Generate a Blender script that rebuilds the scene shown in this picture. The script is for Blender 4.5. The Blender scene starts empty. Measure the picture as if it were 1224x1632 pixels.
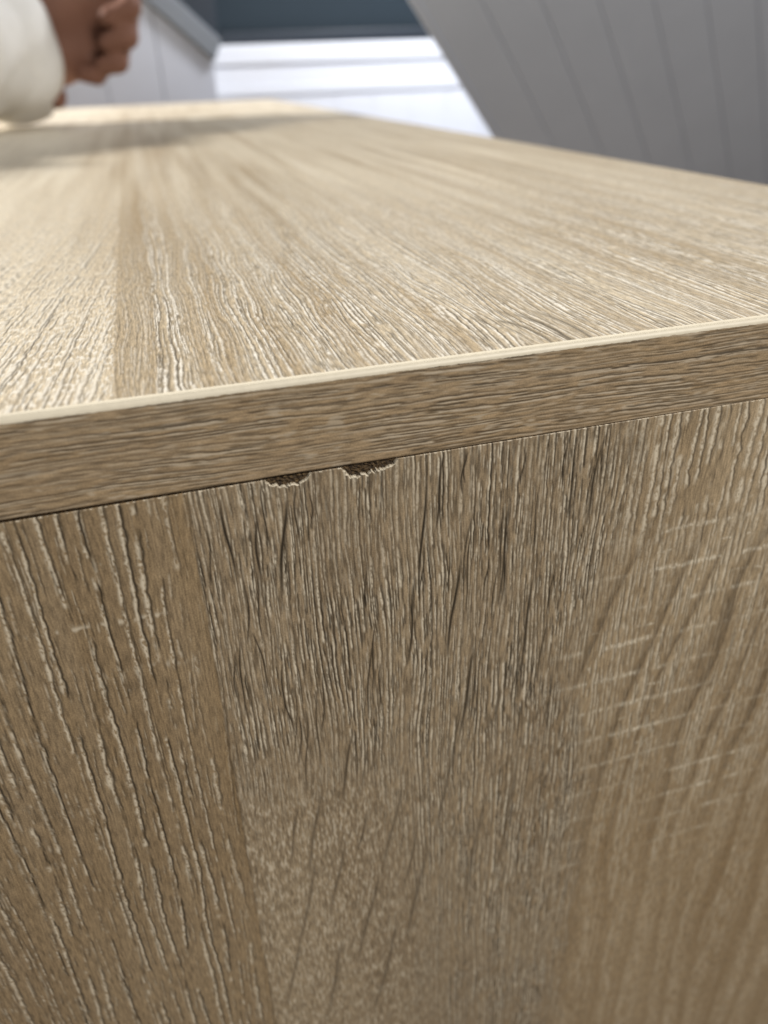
import bpy, bmesh, math, random
import numpy as np
from mathutils import Vector, Matrix

S = bpy.context.scene
COL = S.collection
MM = 0.001
random.seed(7)

# ------------------------------------------------------------------ camera
cam_d = bpy.data.cameras.new('camera')
cam = bpy.data.objects.new('camera', cam_d)
COL.objects.link(cam)
rx = Vector((0.95916516, -0.28100415, -0.03223134))      # image right
ry = Vector((-0.16847686, -0.47607014, -0.86311805))     # image down
rz = Vector((0.22719538, 0.83330300, -0.50397259))       # view direction
m = Matrix((rx, -ry, -rz)).transposed().to_4x4()
m.translation = Vector((0.0, -0.11046, 0.04077))
cam.matrix_world = m
cam_d.sensor_fit = 'VERTICAL'
cam_d.sensor_height = 36.0
cam_d.sensor_width = 27.0
cam_d.lens = 1221.76 / 1632.0 * 36.0
cam_d.clip_start = 0.005
cam_d.clip_end = 50.0
cam_d.dof.use_dof = True
cam_d.dof.focus_distance = 0.138
cam_d.dof.aperture_fstop = cam_d.lens / 2.1              # 2.1 mm entrance pupil
S.camera = cam

# ------------------------------------------------------------------ world, lamps, exposure
W = bpy.data.worlds.new('World'); S.world = W; W.use_nodes = True
bg = W.node_tree.nodes['Background']
bg.inputs['Color'].default_value = (0.90, 0.93, 1.0, 1)
bg.inputs['Strength'].default_value = 0.12

def area(name, loc, target, size, power, color):
    l = bpy.data.lights.new(name, 'AREA'); l.shape = 'DISK'
    l.size = size; l.energy = power; l.color = color
    o = bpy.data.objects.new(name, l); COL.objects.link(o)
    o.location = loc
    o.rotation_euler = (Vector(target) - Vector(loc)).to_track_quat('-Z', 'Y').to_euler()
    return o
area('ceiling_lamp', (0.42, 1.0, 1.35), (0.42, 1.1, 0), 0.5, 1.5, (1.0, 0.975, 0.94))
area('side_lamp', (-2.25, 1.90, 1.17), (0.0, 0.5, 0.0), 0.2, 195.0, (1.0, 0.97, 0.925))
area('front_fill', (0.65, -0.85, 0.85), (0.08, 0.0, -0.05), 0.55, 16.0, (1.0, 0.955, 0.885))  # unseen front fill, added to lift the side panel
area('wall_wash_fill', (0.62, 1.16, 0.62), (0.42, 1.50, 0.0), 0.22, 9.0, (0.93, 0.95, 1.0))  # unseen washer added only to brighten the back wall

vs = S.view_settings
vs.view_transform = 'Standard'; vs.look = 'None'; vs.exposure = 0.08; vs.gamma = 1.0
vs.use_curve_mapping = False
S.render.engine = 'CYCLES'
S.cycles.use_denoising = True
try:
    S.cycles.denoiser = 'OPENIMAGEDENOISE'
    S.cycles.denoising_input_passes = 'RGB_ALBEDO_NORMAL'
except Exception:
    pass
S.cycles.max_bounces = 6

# ------------------------------------------------------------------ small helpers
def tag(o, label=None, cat=None, group=None, kind=None):
    if label: o['label'] = label
    if cat: o['category'] = cat
    if group: o['group'] = group
    if kind: o['kind'] = kind
    return o

def empty(name, loc):
    o = bpy.data.objects.new(name, None); COL.objects.link(o); o.location = loc
    return o

def link(name, me, mat, parent=None):
    o = bpy.data.objects.new(name, me); COL.objects.link(o)
    if mat is not None: me.materials.append(mat)
    if parent is not None:
        o.parent = parent
        o.matrix_parent_inverse = Matrix.Translation(-Vector(world_loc(parent)))
    return o

def world_loc(o):
    v = Vector(o.location)
    p = o.parent
    return v if p is None else Vector((0, 0, 0)) if o.type == 'MESH' else v

def prism(name, poly, y0, y1, mat, parent=None, bevel=0.0):
    """closed polygon in x,z (mm) extruded from y0 to y1 (mm)"""
    bm = bmesh.new()
    a = [bm.verts.new((x * MM, y0 * MM, z * MM)) for x, z in poly]
    b = [bm.verts.new((x * MM, y1 * MM, z * MM)) for x, z in poly]
    bm.faces.new(a); bm.faces.new(list(reversed(b)))
    n = len(poly)
    for i in range(n):
        bm.faces.new((a[i], b[i], b[(i + 1) % n], a[(i + 1) % n]))
    bmesh.ops.recalc_face_normals(bm, faces=bm.faces)
    if bevel:
        bmesh.ops.bevel(bm, geom=list(bm.edges), offset=bevel * MM, segments=2, affect='EDGES', profile=0.6)
    me = bpy.data.meshes.new(name); bm.to_mesh(me); bm.free()
    return link(name, me, mat, parent)

def box(name, x0, x1, y0, y1, z0, z1, mat, parent=None, bevel=0.0):
    return prism(name, [(x0, z0), (x1, z0), (x1, z1), (x0, z1)], y0, y1, mat, parent, bevel)

# ------------------------------------------------------------------ numpy noise
def _hash(i, j, seed):
    with np.errstate(over='ignore'):
        h = (i.astype(np.uint32) * np.uint32(374761393) + j.astype(np.uint32) * np.uint32(668265263)
             + np.uint32((seed * 2246822519) & 0xffffffff))
        h = (h ^ (h >> np.uint32(13))) * np.uint32(1274126177)
        h = h ^ (h >> np.uint32(16))
        h = h * np.uint32(2654435761)
    return (h >> np.uint32(8)).astype(np.float32) / np.float32(1 << 24)

def pn(x, y, seed=0):
    """gradient noise, about -1..1"""
    x, y = np.broadcast_arrays(np.asarray(x, np.float32), np.asarray(y, np.float32))
    xf = np.floor(x); yf = np.floor(y)
    xi = xf.astype(np.int64); yi = yf.astype(np.int64)
    fx = x - xf; fy = y - yf
    ux = fx * fx * fx * (fx * (fx * 6 - 15) + 10); uy = fy * fy * fy * (fy * (fy * 6 - 15) + 10)
    def g(a, b):
        an = _hash(xi + a, yi + b, seed) * np.float32(2 * math.pi)
        return np.cos(an) * (fx - a) + np.sin(an) * (fy - b)
    n0 = g(0, 0) + ux * (g(1, 0) - g(0, 0)); n1 = g(0, 1) + ux * (g(1, 1) - g(0, 1))
    return (n0 + uy * (n1 - n0)) * 1.45

def sst(a, b, x):
    t = np.clip((x - a) / (b - a), 0, 1); return t * t * (3 - 2 * t)

def gauss(x, s):
    return np.exp(-(x / s) ** 2)

def rnd1(k, seed):
    k = np.asarray(k).astype(np.int64)
    return _hash(k, k * 0 + 17, seed)

def ragged_lines(psi, v, period, seed, width, gate_len=9.0, gate=-0.1, jit=0.62, wig=0.10, crumble=0.6):
    """roughly regular lines along psi = const, each with its own shift, breaks and ragged width.
    returns pale line, dark line beside it"""
    k = np.floor(psi / period)
    pale = np.zeros_like(psi); dark = np.zeros_like(psi)
    cr = 1 - crumble * sst(-0.05, 0.45, pn(psi / 0.34, v / 0.75, seed + 9) + 0.5 * pn(psi / 0.9, v / 2.6, seed + 10))
    for dk in (-1, 0, 1):
        kk = k + dk
        r0 = rnd1(kk, seed); r8 = rnd1(kk, seed + 8) * 40
        c = (kk + 0.5 + jit * (r0 - 0.5)) * period
        c = c + 0.24 * period * pn(kk * 7.3, v / (gate_len * 1.6) + r8, seed + 1) + wig * pn(kk * 3.1, v / 3.4 + r8, seed + 2) + wig * 0.5 * pn(kk * 3.7, v / 1.1 + r8, seed + 12)
        w = width * (0.5 + 1.0 * rnd1(kk, seed + 3)) * (0.5 + 1.1 * np.abs(pn(kk * 5.7, v / 4.3 + r8, seed + 4)))
        g = pn(kk * 11.7, v / gate_len + r8, seed + 5)
        on = sst(gate - 0.15, gate + 0.15, g + 0.4 * pn(kk * 2.3, v / 2.9 + r8, seed + 6))
        d = psi - c
        pale = np.maximum(pale, on * gauss(d, np.maximum(w, 0.06)))
        on2 = sst(gate - 0.25, gate + 0.05, g + 0.3 * pn(kk * 4.3, v / 4.4 + r8, seed + 7))
        dark = np.maximum(dark, on2 * (0.55 + 0.45 * rnd1(kk, seed + 11)) * gauss(d - w * 0.9 - 0.15, 0.145 + 0.14 * w))
    return pale * cr, dark

def strokes(psi, v, w, ln, seed, lo, hi):
    """dense thin broken strokes: w = spacing, ln = length"""
    n = pn(psi / w, v / ln + 9.1 * pn(np.floor(psi / w) * 1.7, v * 0, seed + 3), seed)
    return sst(lo, hi, n), n

def slits(u, v, lst):
    d = np.zeros_like(u)
    for (u0, v0, ln, sl, w) in lst:
        t = (v - v0) / ln
        inside = (t > 0) & (t < 1) & (np.abs(u - u0) < abs(sl) * ln + 2)
        idx = np.nonzero(inside)
        if len(idx[0]) == 0: continue
        tt = t[idx]
        prof = np.clip(4 * tt * (1 - tt), 0, 1) ** 0.5; w = w * 1.2
        c = u0 + sl * (v[idx] - v0) + 0.25 * np.sin(tt * 6 + u0)
        d[idx] = np.maximum(d[idx], prof * gauss(u[idx] - c, w))
    return d

# ------------------------------------------------------------------ materials
def new_mat(name):
    mt = bpy.data.materials.new(name); mt.use_nodes = True
    nt = mt.node_tree
    return mt, nt, nt.nodes['Principled BSDF']

def nd(nt, typ, **kw):
    n = nt.nodes.new(typ)
    for k, v in kw.items(): setattr(n, k, v)
    return n

def mixc(nt, fac, a, b, blend='MIX'):
    n = nd(nt, 'ShaderNodeMix', data_type='RGBA', blend_type=blend)
    for sock, val in ((n.inputs[0], fac), (n.inputs[6], a), (n.inputs[7], b)):
        if isinstance(val, (int, float)): sock.default_value = val
        elif isinstance(val, tuple): sock.default_value = val + (1,) if len(val) == 3 else val
        else: nt.links.new(val, sock)
    return n.outputs[2]

def math_n(nt, op, a, b=0.0):
    n = nd(nt, 'ShaderNodeMath', operation=op)
    for sock, val in ((n.inputs[0], a), (n.inputs[1], b)):
        if isinstance(val, (int, float)): sock.default_value = val
        else: nt.links.new(val, sock)
    return n.outputs[0]

def laminate(name, ochre, grey, light, pale, dark, rough=0.48, grain_axis='Z', bump=0.25):
    """printed oak laminate. attribute 'print': r pale pore fill, g dark pore, b tone, a grey cast"""
    mt, nt, bs = new_mat(name)
    at = nd(nt, 'ShaderNodeAttribute', attribute_name='print')
    sp = nd(nt, 'ShaderNodeSeparateColor'); nt.links.new(at.outputs['Color'], sp.inputs[0])
    tc = nd(nt, 'ShaderNodeTexCoord')
    def noise(scale, sx, sy, sz, det=3.0):
        mp = nd(nt, 'ShaderNodeMapping'); mp.inputs['Scale'].default_value = (sx, sy, sz)
        nt.links.new(tc.outputs['Object'], mp.inputs[0])
        n = nd(nt, 'ShaderNodeTexNoise'); n.inputs['Scale'].default_value = scale; n.inputs['Detail'].default_value = det
        nt.links.new(mp.outputs[0], n.inputs['Vector']); return n.outputs['Fac']
    lng = {'X': (0.12, 1, 1), 'Y': (1, 0.12, 1), 'Z': (1, 1, 0.12)}[grain_axis]
    fine = noise(2600, *lng)
    speck = noise(3800, 1, 1, 1, 2.0)
    base = mixc(nt, at.outputs['Alpha'], ochre, grey)
    base = mixc(nt, sp.outputs[2], base, light)
    f2 = nd(nt, 'ShaderNodeMapRange'); nt.links.new(fine, f2.inputs[0])
    f2.inputs[1].default_value = 0.3; f2.inputs[2].default_value = 0.7; f2.inputs[3].default_value = 0.66; f2.inputs[4].default_value = 1.28
    s2 = nd(nt, 'ShaderNodeMapRange'); nt.links.new(speck, s2.inputs[0])
    s2.inputs[1].default_value = 0.3; s2.inputs[2].default_value = 0.7; s2.inputs[3].default_value = 0.80; s2.inputs[4].default_value = 1.18
    k = math_n(nt, 'MULTIPLY', f2.outputs[0], s2.outputs[0])
    vm = nd(nt, 'ShaderNodeVectorMath', operation='SCALE'); nt.links.new(base, vm.inputs[0]); nt.links.new(k, vm.inputs[3])
    c = mixc(nt, sp.outputs[0], vm.outputs[0], pale)
    c = mixc(nt, sp.outputs[1], c, dark)
    nt.links.new(c, bs.inputs['Base Color'])
    r = math_n(nt, 'MULTIPLY_ADD', speck, 0.2)
    r.node.inputs[2].default_value = rough - 0.1
    nt.links.new(r, bs.inputs['Roughness'])
    bp = nd(nt, 'ShaderNodeBump'); bp.inputs['Strength'].default_value = bump; bp.inputs['Distance'].default_value = 0.00006
    hh = math_n(nt, 'ADD', speck, fine)
    nt.links.new(hh, bp.inputs['Height']); nt.links.new(bp.outputs[0], bs.inputs['Normal'])
    return mt

def plain(name, color, rough=0.5, var=0.06, scale=60.0, bump=0.0, spec=0.5):
    mt, nt, bs = new_mat(name)
    tc = nd(nt, 'ShaderNodeTexCoord')
    n = nd(nt, 'ShaderNodeTexNoise'); n.inputs['Scale'].default_value = scale; n.inputs['Detail'].default_value = 4
    nt.links.new(tc.outputs['Object'], n.inputs['Vector'])
    lo = tuple(max(0, x * (1 - var)) for x in color); hi = tuple(x * (1 + var) for x in color)
    nt.links.new(mixc(nt, n.outputs['Fac'], lo, hi), bs.inputs['Base Color'])
    bs.inputs['Roughness'].default_value = rough
    bs.inputs['Specular IOR Level'].default_value = spec
    if bump:
        bp = nd(nt, 'ShaderNodeBump'); bp.inputs['Strength'].default_value = bump; bp.inputs['Distance'].default_value = 0.002
        nt.links.new(n.outputs['Fac'], bp.inputs['Height']); nt.links.new(bp.outputs[0], bs.inputs['Normal'])
    return mt

OCHRE = (0.282, 0.196, 0.104); GREY = (0.292, 0.217, 0.134); LIGHT = (0.55, 0.435, 0.285)
PALE = (0.80, 0.71, 0.55); DARK = (0.016, 0.011, 0.006)
M_SIDE = laminate('oak_laminate_upright_grain', OCHRE, GREY, LIGHT, PALE, DARK, grain_axis='Z')
M_TOP = laminate('oak_laminate_long_grain', (0.38, 0.28, 0.158), (0.40, 0.325, 0.22), (0.69, 0.605, 0.46), (0.90, 0.86, 0.77), (0.03, 0.022, 0.012), rough=0.42, grain_axis='Y')
M_BAND = laminate('oak_print_edge_band', (0.345, 0.240, 0.130), (0.365, 0.270, 0.170), (0.52, 0.395, 0.25), (0.62, 0.53, 0.40), (0.032, 0.021, 0.011), grain_axis='X')
M_LIP = plain('cream_plastic_arris', (0.82, 0.745, 0.59), 0.45, 0.10, 500)
M_BOARD = plain('raw_particle_board', (0.40, 0.30, 0.18), 0.9, 0.2, 400)
M_WHITE = plain('white_painted_wood', (0.84, 0.855, 0.90), 0.45, 0.03, 14)
M_WHITE_DIM = plain('shaded_white_wood', (0.52, 0.535, 0.585), 0.6, 0.05, 18)  # weaker light on white boards, put into the colour
M_TRIM = plain('grey_painted_trim', (0.19, 0.205, 0.225), 0.6, 0.05, 20)
M_TG = plain('grey_painted_boards', (0.68, 0.745, 0.86), 0.8, 0.05, 16, 0.0, 0.1)
M_TGE = plain('white_painted_edge', (0.66, 0.72, 0.83), 0.5, 0.04, 20)
M_NAVY = plain('slate_blue_pane', (0.016, 0.026, 0.034), 0.5, 0.08, 8, 0.0, 0.25)
M_SHADE = plain('painted_edge_shade', (0.012, 0.018, 0.026), 0.4, 0.1, 10)  # near-black standing for shade at the pane's lower and left edges
M_FLOOR = plain('dark_floorboards', (0.16, 0.12, 0.085), 0.5, 0.2, 6)

# ------------------------------------------------------------------ dense relief sheets
def axis(segs):
    """segs: [(start, end, step), ...] in mm, joined"""
    out = [np.array([segs[0][0]])]
    for a, b, st in segs:
        n = max(1, int(round((b - a) / st)))
        out.append(np.linspace(a, b, n + 1)[1:])
    return np.concatenate(out).astype(np.float64)

def sheet(name, P, attr, mat, parent, skirt_vec=None, keep=None):
    """P: (ny, nx, 3) mm grid. closes the sheet into a slab of depth skirt_vec (mm)"""
    ny, nx = P.shape[:2]
    V = (P.reshape(-1, 3) * MM)
    idx = np.arange(ny * nx).reshape(ny, nx)
    q = np.stack([idx[:-1, :-1], idx[:-1, 1:], idx[1:, 1:], idx[1:, :-1]], -1).reshape(-1, 4)
    if keep is not None:
        q = q[keep.reshape(-1)]
    nq = len(q)
    smooth = np.ones(nq, bool)
    loops = [q.reshape(-1)]; starts = [np.arange(nq) * 4]; tot = [np.full(nq, 4)]
    if skirt_vec is not None:
        ring = np.concatenate([idx[0, :], idx[1:, -1], idx[-1, -2::-1], idx[-2:0:-1, 0]])
        nr = len(ring)
        lo = V[ring].copy()
        sv = np.array(skirt_vec) * MM
        for a in range(3):
            if sv[a] != 0:
                lo[:, a] = sv[a]                       # absolute plane of the slab's back
        base = len(V)
        V = np.concatenate([V, V[ring], lo])
        ra = base + np.arange(nr); rb = base + nr + np.arange(nr)
        sk = np.stack([np.roll(ra, -1), ra, rb, np.roll(rb, -1)], -1)
        loops.append(sk.reshape(-1)); starts.append(nq * 4 + np.arange(nr) * 4); tot.append(np.full(nr, 4))
        loops.append(rb); starts.append(np.array([nq * 4 + nr * 4])); tot.append(np.array([nr]))
        smooth = np.concatenate([smooth, np.zeros(nr + 1, bool)])
        attr = np.concatenate([attr.reshape(-1, 4), attr.reshape(-1, 4)[ring], attr.reshape(-1, 4)[ring]])
    else:
        attr = attr.reshape(-1, 4)
    loops = np.concatenate(loops); starts = np.concatenate(starts); tot = np.concatenate(tot)
    me = bpy.data.meshes.new(name)
    me.vertices.add(len(V)); me.vertices.foreach_set('co', V.astype(np.float32).reshape(-1))
    me.loops.add(len(loops)); me.loops.foreach_set('vertex_index', loops.astype(np.int32))
    me.polygons.add(len(starts)); me.polygons.foreach_set('loop_start', starts.astype(np.int32))
    me.polygons.foreach_set('use_smooth', smooth)
    me.update(calc_edges=True)
    ca = me.attributes.new('print', 'FLOAT_COLOR', 'POINT')
    ca.data.foreach_set('color', np.clip(attr, 0, 1).astype(np.float32).reshape(-1))
    me.update()
    return link(name, me, mat, parent)

# ------------------------------------------------------------------ the room pieces behind the desk
FLOOR_Z = -735.0
fl = box('floor', -2500, 2500, -1500, 1800, FLOOR_Z - 20, FLOOR_Z, M_FLOOR)
tag(fl, kind='structure')

# white half-height panelling with its capping rails
hw = empty('half_wall', (0.4, 1.5, FLOOR_Z * MM))
tag(hw, 'bright white half wall with moulded rail behind the far end of the desk', 'wall', kind='thing')
bx0 = 153.0
for i in range(12):
    a = bx0 + i * 74.0
    box('board', a + 0.25, a + 73.75, 1500, 1518, FLOOR_Z, -2, M_WHITE, hw, 0.5)
box('backing', bx0, bx0 + 888, 1514, 1530, FLOOR_Z, 60, M_WHITE, hw)
box('rail', bx0, bx0 + 888, 1497, 1513, -1.7, 15.4, M_WHITE, hw, 1.5)
box('frieze', bx0, bx0 + 888, 1499, 1513, 15.7, 47.7, M_WHITE, hw, 0.5)
box('cap_rail', bx0, bx0 + 888, 1495, 1540, 48, 79, M_WHITE, hw, 3.0)

# slate window above it, shade along its edges built as dark strips
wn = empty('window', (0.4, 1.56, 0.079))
tag(wn, 'slate blue window pane above the white half wall, edge shade painted as dark strips', 'window', kind='thing')
box('pane', 172, 900, 1566, 1572, 98, 700, M_NAVY, wn)
box('shade_strip', 60, 174, 1548, 1580, 80, 700, M_SHADE, wn, 3.0)
box('shade_strip', 175, 900, 1548, 1580, 80, 101, M_SHADE, wn, 3.0)

# white wall, its weaker light put into grey paint, with a sloping trim, left behind the hand
lw = empty('sloping_wall', (-0.2, 1.45, FLOOR_Z * MM))
tag(lw, 'white boarded wall, weaker light painted in as pale grey, with a sloping top trim behind the hand', 'wall', kind='thing')
def slope_z(x): return 54.6 + (150.5 - x) * 0.887
xe = [150.5 - 92.0 * i for i in range(9)]
for i in range(8):
    xr, xl = xe[i] - 0.8, xe[i + 1] + 0.8
    prism('board', [(xl, FLOOR_Z), (xr, FLOOR_Z), (xr, slope_z(xr) - 0.5), (xl, slope_z(xl) - 0.5)], 1450, 1468, M_WHITE_DIM, lw, 0.7)
prism('sloping_trim', [(151.5, 54.6), (167.0, 85.0), (167 - 640, 85 + 640 * 0.925), (151.5 - 640, 54.6 + 640 * 0.887)], 1438, 1474, M_TRIM, lw, 3.0)

# grey tongue-and-groove boarding that slopes down behind the desk's right edge
d = Vector((0.624, 0.535, -0.569)).normalized()
hvec = Vector((1, 0, 0))
hperp = (hvec - d * hvec.dot(d)).normalized()                # across the boards, in their plane
nrm = d.cross(hperp).normalized()
if nrm.y > 0: nrm = -nrm
P0 = Vector((283, 766, 95)) + hperp * 10                                  # on the boarding's left edge
tg = empty('sloping_boarding', (0.9, 1.2, FLOOR_Z * MM))
tag(tg, 'grey tongue-and-groove boarding sloping down behind the desk\'s right edge', 'panelling', kind='thing')
def plank(name, s0, s1, t0, t1, th, mat, bevel, lift=0.0):
    bm = bmesh.new()
    vs_ = []
    for k in (0.0, -th):
        for (s, t) in ((s0, t0), (s1, t0), (s1, t1), (s0, t1)):
            p = (P0 + hperp * s + d * t + nrm * (k + lift)) * MM
            vs_.append(bm.verts.new(p))
    a, b = vs_[:4], vs_[4:]
    bm.faces.new(a); bm.faces.new(list(reversed(b)))
    for i in range(4): bm.faces.new((a[i], b[i], b[(i + 1) % 4], a[(i + 1) % 4]))
    bmesh.ops.recalc_face_normals(bm, faces=bm.faces)
    bmesh.ops.bevel(bm, geom=list(bm.edges), offset=bevel * MM, segments=2, affect='EDGES', profile=0.5)
    me = bpy.data.meshes.new(name); bm.to_mesh(me); bm.free()
    return link(name, me, mat, tg)
BW = 52.0
TEND = (95 - FLOOR_Z) / 0.569
for i in range(13):
    plank('board', i * BW + 0.25, (i + 1) * BW - 0.25, -330, TEND, 12, M_TG, 0.9)
plank('backing', 0.5, 13 * BW - 0.5, -328, TEND, 4, M_TG, 0.5, -3.0)  # sheet added to block light leaking between the boards
plank('edge_strip', -9, 0.2, -330, TEND, 16, M_TGE, 2.0, 1.0)

# ------------------------------------------------------------------ the desk
DX0, DX1, DY1 = -400.0, 208.3, 1233.5
desk = empty('desk', (-0.1, 0.6, FLOOR_Z * MM))
tag(desk, 'pale oak laminate desk with a chipped side panel below its top', 'desk')

# ---- side panel -------------------------------------------------------------
ua = axis([(DX0, -90, 20), (-90, -66, 2), (-66, -30, 0.3), (-30, 50, 0.165), (50, 112, 0.23), (112, 180, 0.36), (180, DX1 - 0.3, 1.2)])
va = axis([(0, 3.2, 0.11), (3.2, 40, 0.25), (40, 110, 0.40), (110, 270, 0.8), (270, 300, 3), (300, -16.3 - FLOOR_Z, 20)])
u, v = np.meshgrid(ua.astype(np.float32), va.astype(np.float32))

s1 = -1.9 - 0.013 * v + 0.25 * pn(v / 9, v * 0, 3)
s2 = 79.5 - 7.5 * np.exp(-((v - 57) / 24) ** 2) + 0.4 * pn(v / 7, v * 0, 5)
Lz = sst(0.25, -0.25, u - s1)
Rz = sst(-5.5, 4.0, u - s2 + 3.0 * pn(u / 1.2, v / 9, 6))
Mz = np.clip(1 - Lz - Rz, 0, 1)
warp = 1.1 * pn(u / 14, v / 60, 11) + 0.35 * pn(u / 4, v / 18, 12) + 0.05 * pn(u / 0.9, v / 1.7, 13)

# left: wide smooth wood, ragged pale lines about 4 mm apart
pl, dl = ragged_lines(u + warp * 0.8 + 0.012 * v, v, 2.9, 21, 0.30, 22.0, -0.15, 1.0, 0.16, 0.95)
quiet = sst(-7.5, -4.0, u + 1.2 * pn(v / 20, v * 0, 22)) * 0.7                              # calm strip along the joint
pl *= 1 - quiet; dl *= 1 - 0.75 * quiet
pl2, dl2 = ragged_lines(u + warp + 0.012 * v, v, 1.2, 31, 0.17, 9.0, 0.16, 0.9, 0.12, 0.9)
pl = np.maximum(pl, 0.55 * pl2 * (1 - quiet)); dl = np.maximum(dl, 0.5 * dl2 * (1 - quiet))

# middle: dense fine strokes
psi = u + warp + 0.6 * pn(u / 9, v / 30, 41)
a1, b1 = ragged_lines(psi, v, 0.92, 42, 0.17, 9.0, -0.12, 0.9, 0.07, 0.55)
a2, b2 = ragged_lines(psi + 0.4, v, 0.66, 142, 0.11, 5.0, 0.10, 0.9, 0.05, 0.5)
n1 = pn(psi / 0.6, v / 8.0, 43)
thread = sst(0.1, 0.6, pn(psi / 0.33, v / 5.0, 47))
dens = 0.5 + 0.5 * sst(-0.4, 0.3, pn(u / 6, v / 24, 45))
fleck = sst(55, 84, v + 7 * pn(u / 7, v / 12, 46)) * sst(46, 16, u - 0.12 * (v - 80))   # mottled ray fleck, lower part
pm = np.maximum(np.maximum(a1, 0.85 * a2), 0.22 * thread) * dens * (1 - 0.85 * fleck)
dm = np.maximum(np.maximum(b1, 0.8 * b2) * dens, 0.35 * sst(0.15, 0.6, -n1)) * (1 - a1) * (1 - 0.85 * fleck)
fl_n = pn(u / 0.55 + 0.6 * pn(u / 1.5, v / 2, 52), v / 3.6, 51) + 0.7 * pn(u / 0.36, v / 1.6, 53) + 0.3 * pn(u / 2.5, v / 6, 54)
pm = np.maximum(pm, fleck * 0.55 * sst(-0.05, 0.9, fl_n))
dm = np.maximum(dm, fleck * 0.22 * sst(0.05, 0.5, -fl_n))
fixed = [(13.6, 3.2, 20, -0.14, 0.26), (37.9, 3.0, 26, -0.06, 0.2), (35.5, 26, 20, -0.08, 0.2), (14.4, 74, 30, -0.19, 0.36),
         (11.5, 96, 34, -0.21, 0.4), (31.8, 80, 30, -0.19, 0.36), (25.5, 108, 34, -0.2, 0.4), (22, 60, 22, -0.2, 0.26),
         (8.2, 6, 14, -0.05, 0.2), (5.2, 30, 14, 0.10, 0.12), (9, 45, 12, 0.08, 0.12), (44.5, 22, 24, -0.1, 0.24), (48, 45, 26, -0.12, 0.28),
         (54, 12, 24, -0.06, 0.2), (60, 30, 26, -0.07, 0.22), (44, 70, 34, -0.14, 0.36), (38, 100, 40, -0.16, 0.5), (52, 90, 40, -0.12, 0.42),
         (66.5, 1, 18, -0.04, 0.2), (71.5, 3, 18, -0.08, 0.2), (79.5, 0, 13, -0.09, 0.26), (41, 1, 15, -0.10, 0.2), (3, 2, 16, 0.03, 0.2),
         (18.5, 92, 26, -0.2, 0.36), (6, 120, 32, -0.2, 0.36), (16, 128, 34, -0.2, 0.42), (30, 128, 40, -0.2, 0.42), (24, 84, 16, -0.22, 0.28), (9, 78, 18, -0.2, 0.28), (36, 92, 26, -0.18, 0.3), (60, 80, 40, -0.10, 0.36)]
rr = random.Random(5)
for i in range(56):
    uu = rr.uniform(0, 78); v0 = rr.uniform(0, 62)
    fixed.append((uu, v0, rr.uniform(6, 16) * (1 + v0 / 110), rr.uniform(-0.05, 0.0) - 0.0011 * v0 * (1 if uu < 55 else 0.5), rr.uniform(0.09, 0.145)))
sl = slits(u, v, fixed) * (Mz + 0.6 * Rz * (v < 20))
sl *= 1 - 0.55 * sst(45, 90, v)
dm = np.maximum(dm, sl * 0.95)
pm = pm * (1 - sl)

# right: cathedral scallops, saw marks across the grain
curve = 30 * np.exp(-np.clip(v - 8, 0, None) / 62) + 0.06 * np.clip(v - 120, 0, None)
pr_ = u - curve + 1.6 * pn(u / 13, v / 34, 61) + 0.25 * pn(u / 1.1, v / 2.6, 62)
per = 10.5
ph = pr_ / per + 0.55 * pn(pr_ / 17, v / 120, 63) + 0.15 * pn(pr_ / 5, v / 30, 68)
saw = ph - np.floor(ph)
scal = sst(0, 0.16, saw) * sst(1.0, 0.25, saw)                 # pale side of each growth ring
fade_top = sst(16, 40, v)
vert = u + warp * 0.7
c1, c1d = ragged_lines(vert, v, 1.0, 64, 0.26, 5.5, -0.2, 0.8, 0.12, 0.4)
c1 = np.maximum(c1, 0.0); c2, _ = strokes(pr_ * 0.9, v, 1.5, 12, 65, 0.15, 0.6)
top_pl, top_dl = ragged_lines(vert, v, 2.1, 66, 0.55, 12, -0.25, 0.8, 0.3, 0.75)
soft = sst(150, 70, v)
pr = fade_top * ((0.25 + 0.75 * scal) * c1 * (0.45 + 0.55 * soft) * 0.9 + 0.18 * c2 * scal) + (1 - fade_top) * np.maximum(top_pl, 0.5 * c1 * sst(0.0, 0.5, pn(u / 5, v / 20, 67)))
dr = (1 - fade_top) * top_dl * 0.8 + fade_top * (0.30 * sst(0.76, 0.99, saw) * sst(1.0, 0.985, saw) * soft + 0.65 * c1d * soft * (0.3 + 0.7 * scal))
kv = (v - 25.8) / 9.25
kk = np.round(kv)
off = (kv - kk) * 9.25 + 0.35 * pn(u / 9, kk * 5.1, 71) + 0.12 * pn(u / 1.3, kk * 3.3, 72)
gate = sst(0.0, 0.35, pn(u / 9 + kk * 3.7, kk * 1.9, 73) + 0.55 + 0.4 * pn(u / 1.0, kk * 7.7, 74))
mark = gauss(off, 0.50 + 0.0020 * v) * gate * sst(-1.5, 0.5, kv) * sst(230, 110, v)
lk = rnd1(kk + 50, 75)
win = sst(-3.0, 0.0, u - s2) * (sst(46, 52, v) * sst(98, 80, v) * sst(112, 92, u) + sst(18, 24, v) * sst(48, 42, v) * sst(84, 90, u) * sst(134, 112, u) + 0.5 * sst(-1, 3, u - s2) * sst(18, 28, v) * sst(130, 90, v) * sst(160, 120, u) + 0.8 * sst(95, 102, v) * sst(150, 120, v) * sst(96, 104, u) * sst(132, 122, u))
kv2 = (v - 21.4) / 9.25; k2_ = np.round(kv2)
off2 = (kv2 - k2_) * 9.25 + 0.8 * pn(u / 7, k2_ * 6.1, 171) + 0.12 * pn(u / 1.1, k2_ * 3.9, 172)
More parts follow.
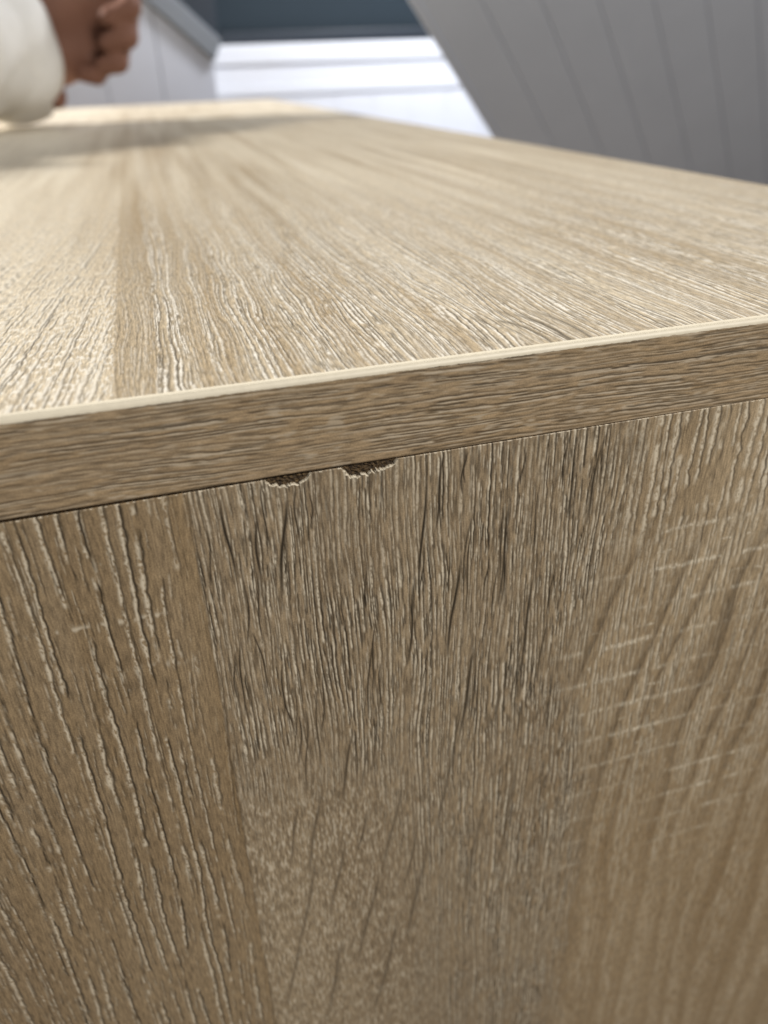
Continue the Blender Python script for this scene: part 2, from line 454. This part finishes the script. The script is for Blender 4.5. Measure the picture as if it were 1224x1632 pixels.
mark = np.maximum(mark, 0.8 * gauss(off2, 0.30) * sst(0.15, 0.4, pn(u / 5 + k2_ * 2.7, k2_ * 2.9, 173) + 0.3 * pn(u / 0.9, k2_ * 7.1, 174)))
mark_r = mark * win * (0.7 + 0.3 * lk) * (0.42 + 0.58 * sst(-0.25, 0.3, pn(u / 0.55, v / 0.6, 78) + 0.5 * pn(u / 1.6, v / 1.6, 79)))
gate2 = sst(0.1, 0.4, pn(u / 1.2, v / 2.5, 77))
mark_l = (gauss(v - 22.4 - 0.02 * u, 0.55) * sst(-34, -26, u) * sst(-5, -9, u) + 0.6 * gauss(v - 33, 0.8) * sst(-24, -18, u) * sst(-6, -9, u)) * gate2
mark_r = mark_r * (0.35 + 0.65 * sst(-0.3, 0.35, pn(vert / 0.55, v / 2.2, 176))) * (0.6 + 0.4 * sst(-0.3, 0.3, pn(u / 4, v / 2, 177)))
pr = np.maximum(pr * (1 - 0.3 * mark), np.clip(mark_r * 1.6, 0, 1))
pl = np.maximum(pl, mark_l * 0.75)

pale = Lz * pl * 0.9 + Mz * np.clip(pm * 1.15, 0, 1) + Rz * pr * 0.9 + (Mz * mark * sst(s2 - 9, s2, u)) * 0.4
dark = Lz * dl * 1.0 + Mz * dm * 1.0 + Rz * dr * 0.9
joint = gauss(u - s1, 0.22) * sst(0.1, 0.6, pn(v / 6, u * 0, 81) + 0.45)
dark = np.maximum(dark, joint * 0.4)
tone = 0.16 + 0.16 * pn(u / 30, v / 90, 91) + 0.10 * pn(u / 4, v / 60, 92)
tone += Lz * (-0.02 - 0.06 * quiet) + Mz * (0.02 + 0.16 * sst(30, 5, u) * sst(60, 100, v)) + Rz * (0.03 + 0.30 * scal * fade_top * (0.35 + 0.65 * soft) * (0.6 + 0.5 * pn(u / 12, v / 25, 95)) + 0.28 * sst(78, 112, u) * sst(75, 20, v))
tone -= 0.10 * fade_top * Rz * sst(0.7, 1.0, saw)
greyc = Lz * (0.35 + 0.3 * pn(u / 3, v / 40, 93) - 0.35 * quiet) + Mz * (0.92 + 0.2 * pn(u / 6, v / 30, 94) - 0.25 * sst(38, 60, u) * sst(40, 100, v)) + Rz * (0.42 - 0.42 * sst(50, 120, v))

# chipped notches under the top
def chip_profile(x):
    a = np.where((x > 10.7) & (x < 18.4), 1.75 * np.clip(1 - np.abs((x - 14.2) / 3.95) ** 3.2, 0, 1), 0)
    b = np.where((x > 23.2) & (x < 32.8), (2.15 - 0.10 * (x - 25.0)) * np.clip(1 - np.abs((x - 28.0) / 4.85) ** 5, 0, 1), 0)
    b = b + np.where((x > 25.0) & (x < 27.0), 0.45 * (1 - np.abs(x - 26.0)), 0)
    return a + b
prof = chip_profile(u + 0.30 * pn(u / 0.5, v / 0.6, 101)) * (0.92 + 0.32 * pn(u / 0.9, u * 0, 102) + 0.22 * pn(u / 0.38, u * 0, 105)) 
cd = prof - v                                                  # >0 inside the chip
chip = sst(-0.02, 0.14, cd) * (prof > 0.15)
rimw = 0.19 + 0.13 * pn(u / 0.6, v / 0.6, 103)
rim = (prof > 0.12) * sst(-rimw - 0.06, -rimw + 0.05, cd) * (1 - chip)
fray = gauss(v, 0.16) * sst(0.0, 0.4, pn(u / 0.8, u * 0, 104) + 0.1 * 0)   # frayed saw-cut edge of the laminate
pale = np.clip(np.maximum(pale, np.maximum(rim * 1.0, fray * 0.8)), 0, 1)
dark = np.clip(dark * (1 - rim) * (1 - fray), 0, 1)
pale = np.maximum(pale, rim)
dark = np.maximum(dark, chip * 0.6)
h = 0.030 * (0.6 * Lz * pl + Mz * pm + 0.4 * Rz * pr) - 0.075 * (Lz * dl + Mz * dm * (0.8 + 0.6 * sl) + 0.6 * Rz * dr * (1 - 0.8 * fade_top * (1 - c1d))) + 0.012 * n1 * Mz * (1 - fleck) + fleck * Mz * 0.018 * fl_n
h *= 0.62
h += 0.006 * pn(u / 0.8, v / 0.8, 111) + 0.03 * rim
y = 0.06 - h + chip * 1.0
gap = np.interp(ua, [-400, -60, -30, 0, 25, 60, 90, 210], [0.75, 0.66, 0.56, 0.42, 0.32, 0.18, 0.08, 0.05])[None, :]
z = -16.0 - gap * np.exp(-v / 30) - v - 0.05 * gauss(v, 0.12) * fray
dark = 1 - (1 - np.clip(dark, 0, 1)) ** 1.45
attr = np.stack([pale, dark, np.clip(tone, 0, 1), np.clip(greyc, 0, 1)], -1)
PP = np.stack([u, y, z], -1).astype(np.float64)
def rebate(yy, dz):
    r = PP[0:1].copy(); r[..., 1] = yy; r[..., 2] = np.where(chip[0:1] > 0.5, -20.4, r[..., 2] - dz); return r
PP = np.concatenate([rebate(15.8, 4.0), rebate(1.1, 4.0), rebate(0.55, 0.02), PP])
attr = np.concatenate([attr[0:1]] * 3 + [attr])
chip = np.concatenate([chip[0:1]] * 3 + [chip])
cc = chip > 0.97
keep = ~(cc[:-1, :-1] & cc[1:, :-1] & cc[:-1, 1:] & cc[1:, 1:])
side = sheet('side_panel', PP, attr, M_SIDE, desk, (0, 16.0, 0), keep)
side['label'] = 'side panel chipped twice along its upper edge'

# bare particle board showing in the two notches
def core(x0, x1, dep, seed):
    xs = np.arange(x0, x1, 0.09); zs = np.arange(0.0, dep, 0.09)
    X, Zd = np.meshgrid(xs, zs)
    r = 0.26 * pn(X / 0.55, Zd / 0.35, seed) + 0.16 * pn(X / 0.22, Zd / 0.2, seed + 1)
    Y = 0.62 + r
    zz = -16.0 - np.interp(X, ua, gap[0]) - 0.02 - Zd
    t = pn(X / 0.35, Zd / 0.28, seed + 2); t2 = pn(X / 0.7, Zd / 0.4, seed + 3)
    at = np.stack([0.4 * sst(0.3, 0.6, t), 0.8 * sst(-0.25, 0.35, -t2 + 0.3 * t), 0.2 + 0.3 * t, 0 * t], -1)
    return sheet('exposed_core', np.stack([X, Y, zz], -1), at, M_CORE, side)
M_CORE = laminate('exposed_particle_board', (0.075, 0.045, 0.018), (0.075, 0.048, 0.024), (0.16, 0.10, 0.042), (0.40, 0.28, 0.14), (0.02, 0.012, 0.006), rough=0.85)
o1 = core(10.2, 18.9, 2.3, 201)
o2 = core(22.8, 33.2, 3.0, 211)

# ---- top panel --------------------------------------------------------------
xa = axis([(DX0, -140, 20), (-140, -30, 0.6), (-30, 108, 0.19), (108, DX1, 0.34)])
ya = axis([(1.15, 30, 0.30), (30, 100, 0.62), (100, 300, 2.0), (300, DY1, 9)])
x, t = np.meshgrid(xa.astype(np.float32), ya.astype(np.float32))
knot = 5.0 * np.exp(-((x - 60) / 7) ** 2 - ((t - 16) / 16) ** 2)
warp = 1.3 * pn(x / 16, t / 70, 301) + 0.4 * pn(x / 4, t / 20, 302) + 0.05 * pn(x / 0.9, t / 2.2, 303)
ps = x + warp + knot * np.sign(x - 57) * 0.5 + 0.9 * pn(x / 7, t / 26, 304)
e1 = -9.8 + 0.15 * pn(t / 11, t * 0, 305)
LZ = sst(0.45, -0.45, x - e1 + 0.3 * pn(x / 0.5, t / 6, 306))
RZ = 1 - LZ
# left: cream, worm-like mottle with leaning dark slits
m1 = pn(x / 0.55 + 0.4 * pn(x / 1, t / 2, 312), t / 2.2, 311)
mott = sst(0.0, 0.5, m1)
lean = x - 0.10 * t + 0.3 * pn(x / 2, t / 9, 313)
d1b, d1 = ragged_lines(lean, t, 1.15, 314, 0.30, 11.0, 0.0, 0.9, 0.15, 0.5)
cross = gauss(((t / 7.3) - np.round(t / 7.3)) * 7.3 + 0.5 * pn(x / 6, np.round(t / 7.3) * 3.3, 315), 0.7) * sst(-0.1, 0.3, pn(x / 2.2, np.round(t / 7.3) * 5.1, 316))
palL = np.maximum(0.7 * mott * (1 - 0.75 * sst(15, 110, t)), np.maximum(0.7 * d1b, 0.4 * cross)); darL = 0.8 * d1
# right: groups of dense pale strokes between calm tan bands
grp = np.zeros_like(x)
for c, w in ((-0.2, 3.4), (7.0, 1.3), (14.5, 4.6), (24.0, 4.6), (34, 4.8), (43, 3.6), (52, 4.6), (62, 5.0), (73, 5.2), (84, 4.5), (95, 5), (107, 5), (119, 5), (131, 4), (143, 6), (156, 5), (170, 6), (184, 5), (198, 6)):
    grp = np.maximum(grp, np.exp(-np.abs((ps - warp * 0.4 - c) / w) ** 3))
grp = np.maximum(grp, 0.32 * sst(-9.8, -8.8, x) * sst(-2, -4, x))
f1, g1 = ragged_lines(ps, t, 0.85, 321, 0.20, 20.0, -0.18, 0.95, 0.07, 0.45)
f2, g2 = ragged_lines(ps + 0.4, t, 0.6, 323, 0.13, 10.0, -0.02, 0.9, 0.05, 0.4)
palR = np.maximum(f1 * (0.10 + 0.90 * grp), 0.55 * f2 * (0.45 + 0.55 * grp))
darR = np.maximum(g1 * (1 - f1) * (0.2 + 0.8 * grp), 0.75 * g2 * (1 - f1) * (0.5 + 0.5 * grp))
strip = sst(-9.8, -9.2, x) * sst(-2.6, -4.6, x + 1.0 * pn(t / 14, t * 0, 340)) * (1 - 0.9 * sst(50, 220, t))
palR *= 1 - 0.12 * strip
arc = gauss(np.hypot((x - 58.0) / 1.0, (t - 6) / 2.6) - 6.2, 0.5) * (x > 58) + 0.8 * gauss(np.hypot((x - 56.5) / 1.0, (t - 5) / 2.6) - 4.2, 0.42) * (x > 57) + 0.8 * gauss(np.hypot((x - 61.0) / 1.0, (t - 6) / 2.6) - 7.0, 0.45) * (x > 62)
arc = arc * (t < 24) * sst(24, 12, t)
darR = np.maximum(darR, 0.85 * np.clip(arc, 0, 1)); palR *= 1 - np.clip(arc, 0, 1)
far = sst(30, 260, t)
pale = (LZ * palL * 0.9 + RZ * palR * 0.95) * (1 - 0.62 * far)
pale = np.maximum(pale, np.exp(-((x - 106) / 0.9) ** 2 - ((t - 49.6) / 1.2) ** 2))
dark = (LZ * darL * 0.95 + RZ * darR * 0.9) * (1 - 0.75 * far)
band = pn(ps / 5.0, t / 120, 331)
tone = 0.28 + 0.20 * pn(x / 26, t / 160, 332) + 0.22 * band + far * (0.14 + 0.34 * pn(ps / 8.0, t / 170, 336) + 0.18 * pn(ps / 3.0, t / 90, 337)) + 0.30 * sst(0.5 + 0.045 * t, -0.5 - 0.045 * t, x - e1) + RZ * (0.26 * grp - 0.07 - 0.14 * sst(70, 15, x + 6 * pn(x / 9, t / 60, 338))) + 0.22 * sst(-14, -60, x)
greyc = 0.45 + 0.35 * pn(x / 9, t / 90, 333) - 0.25 * LZ + 0.25 * sst(60, 200, x)
h = 0.048 * (LZ * palL + RZ * palR) - 0.085 * (LZ * darL + RZ * darR) + 0.010 * pn(x / 0.7, t / 1.4, 341)
h += LZ * 0.05 * m1
h *= 0.7 * (1 - 0.8 * far)
ptmp = np.stack([x, t, h - 0.04], -1).astype(np.float64)
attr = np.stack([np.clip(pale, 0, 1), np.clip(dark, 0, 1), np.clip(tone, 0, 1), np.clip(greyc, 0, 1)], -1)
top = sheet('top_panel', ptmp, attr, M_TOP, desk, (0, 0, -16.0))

# ---- edge band along the near edge -----------------------------------------
xb = axis([(DX0, -70, 15), (-70, -32, 1.0), (-32, 120, 0.30), (120, DX1, 0.8)])
zb = axis([(0, 15.0, 0.125)])
xx, w = np.meshgrid(xb.astype(np.float32), zb.astype(np.float32))   # w: distance down from the arris
wv = 0.55 * pn(xx / 26, w / 5, 401) + 0.16 * pn(xx / 9, w / 2.5, 402) + 0.03 * pn(xx / 1.6, w / 0.5, 403)
q = w + wv - 0.012 * xx
def dash(q, xx, sp, ln, seed, lo, hi):
    return strokes(q, xx, sp, ln, seed, lo, hi)[0]
p1, k1 = ragged_lines(-q, xx, 0.80, 411, 0.17, 11.0, -0.08, 0.9, 0.06, 0.2)
p2, k2 = ragged_lines(-q + 0.3, xx, 0.55, 413, 0.11, 7.0, 0.10, 0.8, 0.07, 0.3)
dn = 0.45 + 0.55 * sst(-0.35, 0.3, pn(xx / 30, w / 3, 415))
smear = sst(0.5, 0.75, pn(xx / 2.4, w / 0.55, 416) * 0.6 + pn(xx / 9, w / 2.2, 417)) 
pale = np.clip(np.maximum(np.maximum(p1 * 0.9 * dn, p2 * 0.6 * dn), smear * 0.5), 0, 1)
dark = np.clip(np.maximum(k1 * 0.9 * (1 - p1) * (0.45 + 0.55 * dn), k2 * 0.7 * (1 - p1) * (0.3 + 0.7 * dn)), 0, 1)
tone = 0.24 + 0.22 * pn(xx / 40, w / 2.4, 418) + 0.1 * pn(xx / 14, w / 0.9, 419)
greyc = 0.45 + 0.45 * pn(xx / 30, w / 3, 420)
h = 0.030 * (p1 * dn + 0.5 * p2 * dn) - 0.06 * np.maximum(k1 * dn, k2 * 0.9) * (1 - p1)
dark = 1 - (1 - dark) ** 1.25
edge_in = sst(0, 0.25, 15.0 - w)
y = -h + (1 - edge_in) * 0.18
z = -1.0 - w
attr = np.stack([pale, dark, np.clip(tone, 0, 1), np.clip(greyc, 0, 1)], -1)
bando = sheet('edge_band', np.stack([xx, y, z], -1).astype(np.float64), attr, M_BAND, top, (0, 1.12, 0))
bando['label'] = 'horizontal grain edge band on the near edge'

# bare rounded arris of the band
xl = axis([(DX0, -70, 15), (-70, -32, 1.0), (-32, 120, 0.35), (120, DX1, 1.0)])
ang = np.linspace(0, math.pi / 2, 9)
XL, AN = np.meshgrid(xl, ang)
ragb = 0.10 * pn(XL / 1.1, AN * 0, 501) + 0.06 * pn(XL / 0.45, AN * 0, 502) + 0.10 * pn(XL / 14, AN * 0, 503)
YL = 1.14 - 1.14 * np.cos(AN) + 0.012 * pn(XL / 0.8, AN * 3, 504)
ZL = -1.0 + 1.0 * np.sin(AN) + 0.010 * pn(XL / 0.9, AN * 3, 505)
YL[-1] += np.clip(ragb[-1], 0, 1) * 1.6 ; ZL[-1] += 0.035
YL[0] = 0.0; ZL[0] = -1.0 - np.clip(0.10 + ragb[0] * 0.9, 0.0, 0.4); YL[0] -= 0.012
YL[1] -= 0.01
lat = np.zeros(XL.shape + (4,))
lip = sheet('arris', np.stack([XL, YL, ZL], -1), lat, M_LIP, top)
lip['label'] = 'bare cream rounded arris along the edge band'

# ---- the rest of the carcass (mostly out of sight) ---------------------------
box('end_panel', DX0, DX1 - 0.3, DY1 - 16, DY1 - 0.5, FLOOR_Z, -16.4, M_BOARD, desk)
box('back_rail', DX1 - 40, DX1 - 24, 17, DY1 - 17, -330, -16.4, M_BOARD, desk)

# ------------------------------------------------------------------ the person's hand and sleeve
def skin_material():
    mt, nt, bs = new_mat('brown_skin')
    tc = nd(nt, 'ShaderNodeTexCoord')
    n = nd(nt, 'ShaderNodeTexNoise'); n.inputs['Scale'].default_value = 45; n.inputs['Detail'].default_value = 5
    nt.links.new(tc.outputs['Object'], n.inputs['Vector'])
    nt.links.new(mixc(nt, n.outputs['Fac'], (0.17, 0.078, 0.053), (0.28, 0.145, 0.102)), bs.inputs['Base Color'])
    bs.inputs['Roughness'].default_value = 0.68
    bs.inputs['Specular IOR Level'].default_value = 0.25
    bs.inputs['Subsurface Weight'].default_value = 0.08
    bs.inputs['Subsurface Radius'].default_value = (0.006, 0.003, 0.0015)
    return mt
M_SKIN = skin_material()

def ball_chain(bm_pts, a, b, ra, rb, n):
    a = Vector(a); b = Vector(b)
    for i in range(n + 1):
        f = i / n
        bm_pts.append((a.lerp(b, f), ra + (rb - ra) * f))

# joints in mm. the forearm comes in from the left; the fist is closed, knuckles to the right
pts = []
wrist = (-92, 806, 66)
ball_chain(pts, (-290, 585, 76), wrist, 38, 30, 16)
ball_chain(pts, wrist, (-30, 812, 84), 30, 30, 6)          # heel to knuckles
ball_chain(pts, (-80, 796, 84), (-20, 800, 108), 26, 24, 6)
ball_chain(pts, (-80, 806, 50), (-40, 804, 62), 24, 24, 5)
fingers = [((-12, 792, 112), (18, 778, 112), (14, 760, 92), (-8, 762, 86), 11.5),
           ((-10, 796, 90), (10, 778, 86), (8, 760, 70), (-12, 764, 66), 11.5),
           ((-16, 800, 70), (0, 782, 64), (-4, 765, 50), (-20, 770, 48), 10.5),
           ((-28, 804, 54), (-20, 788, 48), (-26, 774, 40), (-40, 776, 42), 9.6)]
for a, b, c, e, r in fingers:
    ball_chain(pts, a, b, r * 1.08, r * 0.96, 4); ball_chain(pts, b, c, r * 0.96, r * 0.9, 4); ball_chain(pts, c, e, r * 0.9, r * 0.8, 4)
ball_chain(pts, (-66, 786, 60), (-72, 772, 36), 17, 14, 5)   # thumb, low on the near side
ball_chain(pts, (-72, 772, 36), (-66, 764, 22), 13, 10, 4)

def metaball_mesh(name, pts, res):
    mb = bpy.data.metaballs.new(name); mb.resolution = res; mb.threshold = 0.6
    ob = bpy.data.objects.new(name + '_source', mb); COL.objects.link(ob)
    for p, r in pts:
        e = mb.elements.new(); e.co = p * MM; e.radius = r * MM * 1.34; e.stiffness = 2.6
    dg = bpy.context.evaluated_depsgraph_get(); dg.update()
    me = bpy.data.meshes.new_from_object(ob.evaluated_get(dg))
    bpy.data.objects.remove(ob); bpy.data.metaballs.remove(mb)
    for p in me.polygons: p.use_smooth = True
    return me
hm = metaball_mesh('person', pts, 0.0035)
hm.materials.clear()
hand = link('person', hm, M_SKIN)
tag(hand, 'person in a loose white sleeve with a closed hand over the desk', 'person')

# sleeve: a loose tube with folds, open at the cuff
bm = bmesh.new()
NS, NA = 60, 64
rows = []
A0 = Vector((-345, 510, 78)); A1 = Vector((-92, 792, 60))
ax = (A1 - A0).normalized()
sx = ax.cross(Vector((0, 0, 1))).normalized(); sz = sx.cross(ax).normalized()
if sz.z < 0: sz = -sz
def sleeve_ring(f, inset=0.0):
    c = A0.lerp(A1, f)
    r = 57 + 6 * math.sin(f * 19) * (1 - f) + 3.0 * math.sin(f * 47 + 1) - inset
    if f > 0.9: r += (f - 0.9) * 25
    ring = []
    for k in range(NA):
        th = 2 * math.pi * k / NA
        fold = 1 + 0.035 * math.sin(3 * th + f * 23) + 0.02 * math.sin(7 * th - f * 41)
        p = c + (sx * math.cos(th) * r * 0.92 + sz * math.sin(th) * r) * fold
        near = max(0.0, -(sx * math.cos(th)).y) * math.copysign(1, 1)
        p += ax * (10.0 * near ** 1.3 - 5.0) * max(0.0, (f - 0.55) / 0.45)
        if p.z < 2.0 and f > 0.75: p.z = 2.0 + (p.z - 2) * 0.02
        ring.append(bm.verts.new(p * MM))
    return ring
rows = [sleeve_ring(i / NS) for i in range(NS + 1)]
rows.append(sleeve_ring(1.0, 3.0)); rows.append(sleeve_ring(0.93, 4.5)); rows.append(sleeve_ring(0.8, 5.0))
for a, b in zip(rows[:-1], rows[1:]):
    for k in range(NA):
        fce = bm.faces.new((a[k], a[(k + 1) % NA], b[(k + 1) % NA], b[k])); fce.smooth = True
bmesh.ops.recalc_face_normals(bm, faces=bm.faces)
me = bpy.data.meshes.new('sleeve'); bm.to_mesh(me); bm.free()
M_CLOTH = plain('off_white_cotton', (0.82, 0.805, 0.77), 0.9, 0.05, 120, 0.3, 0.2)
sl_o = link('sleeve', me, M_CLOTH, hand)
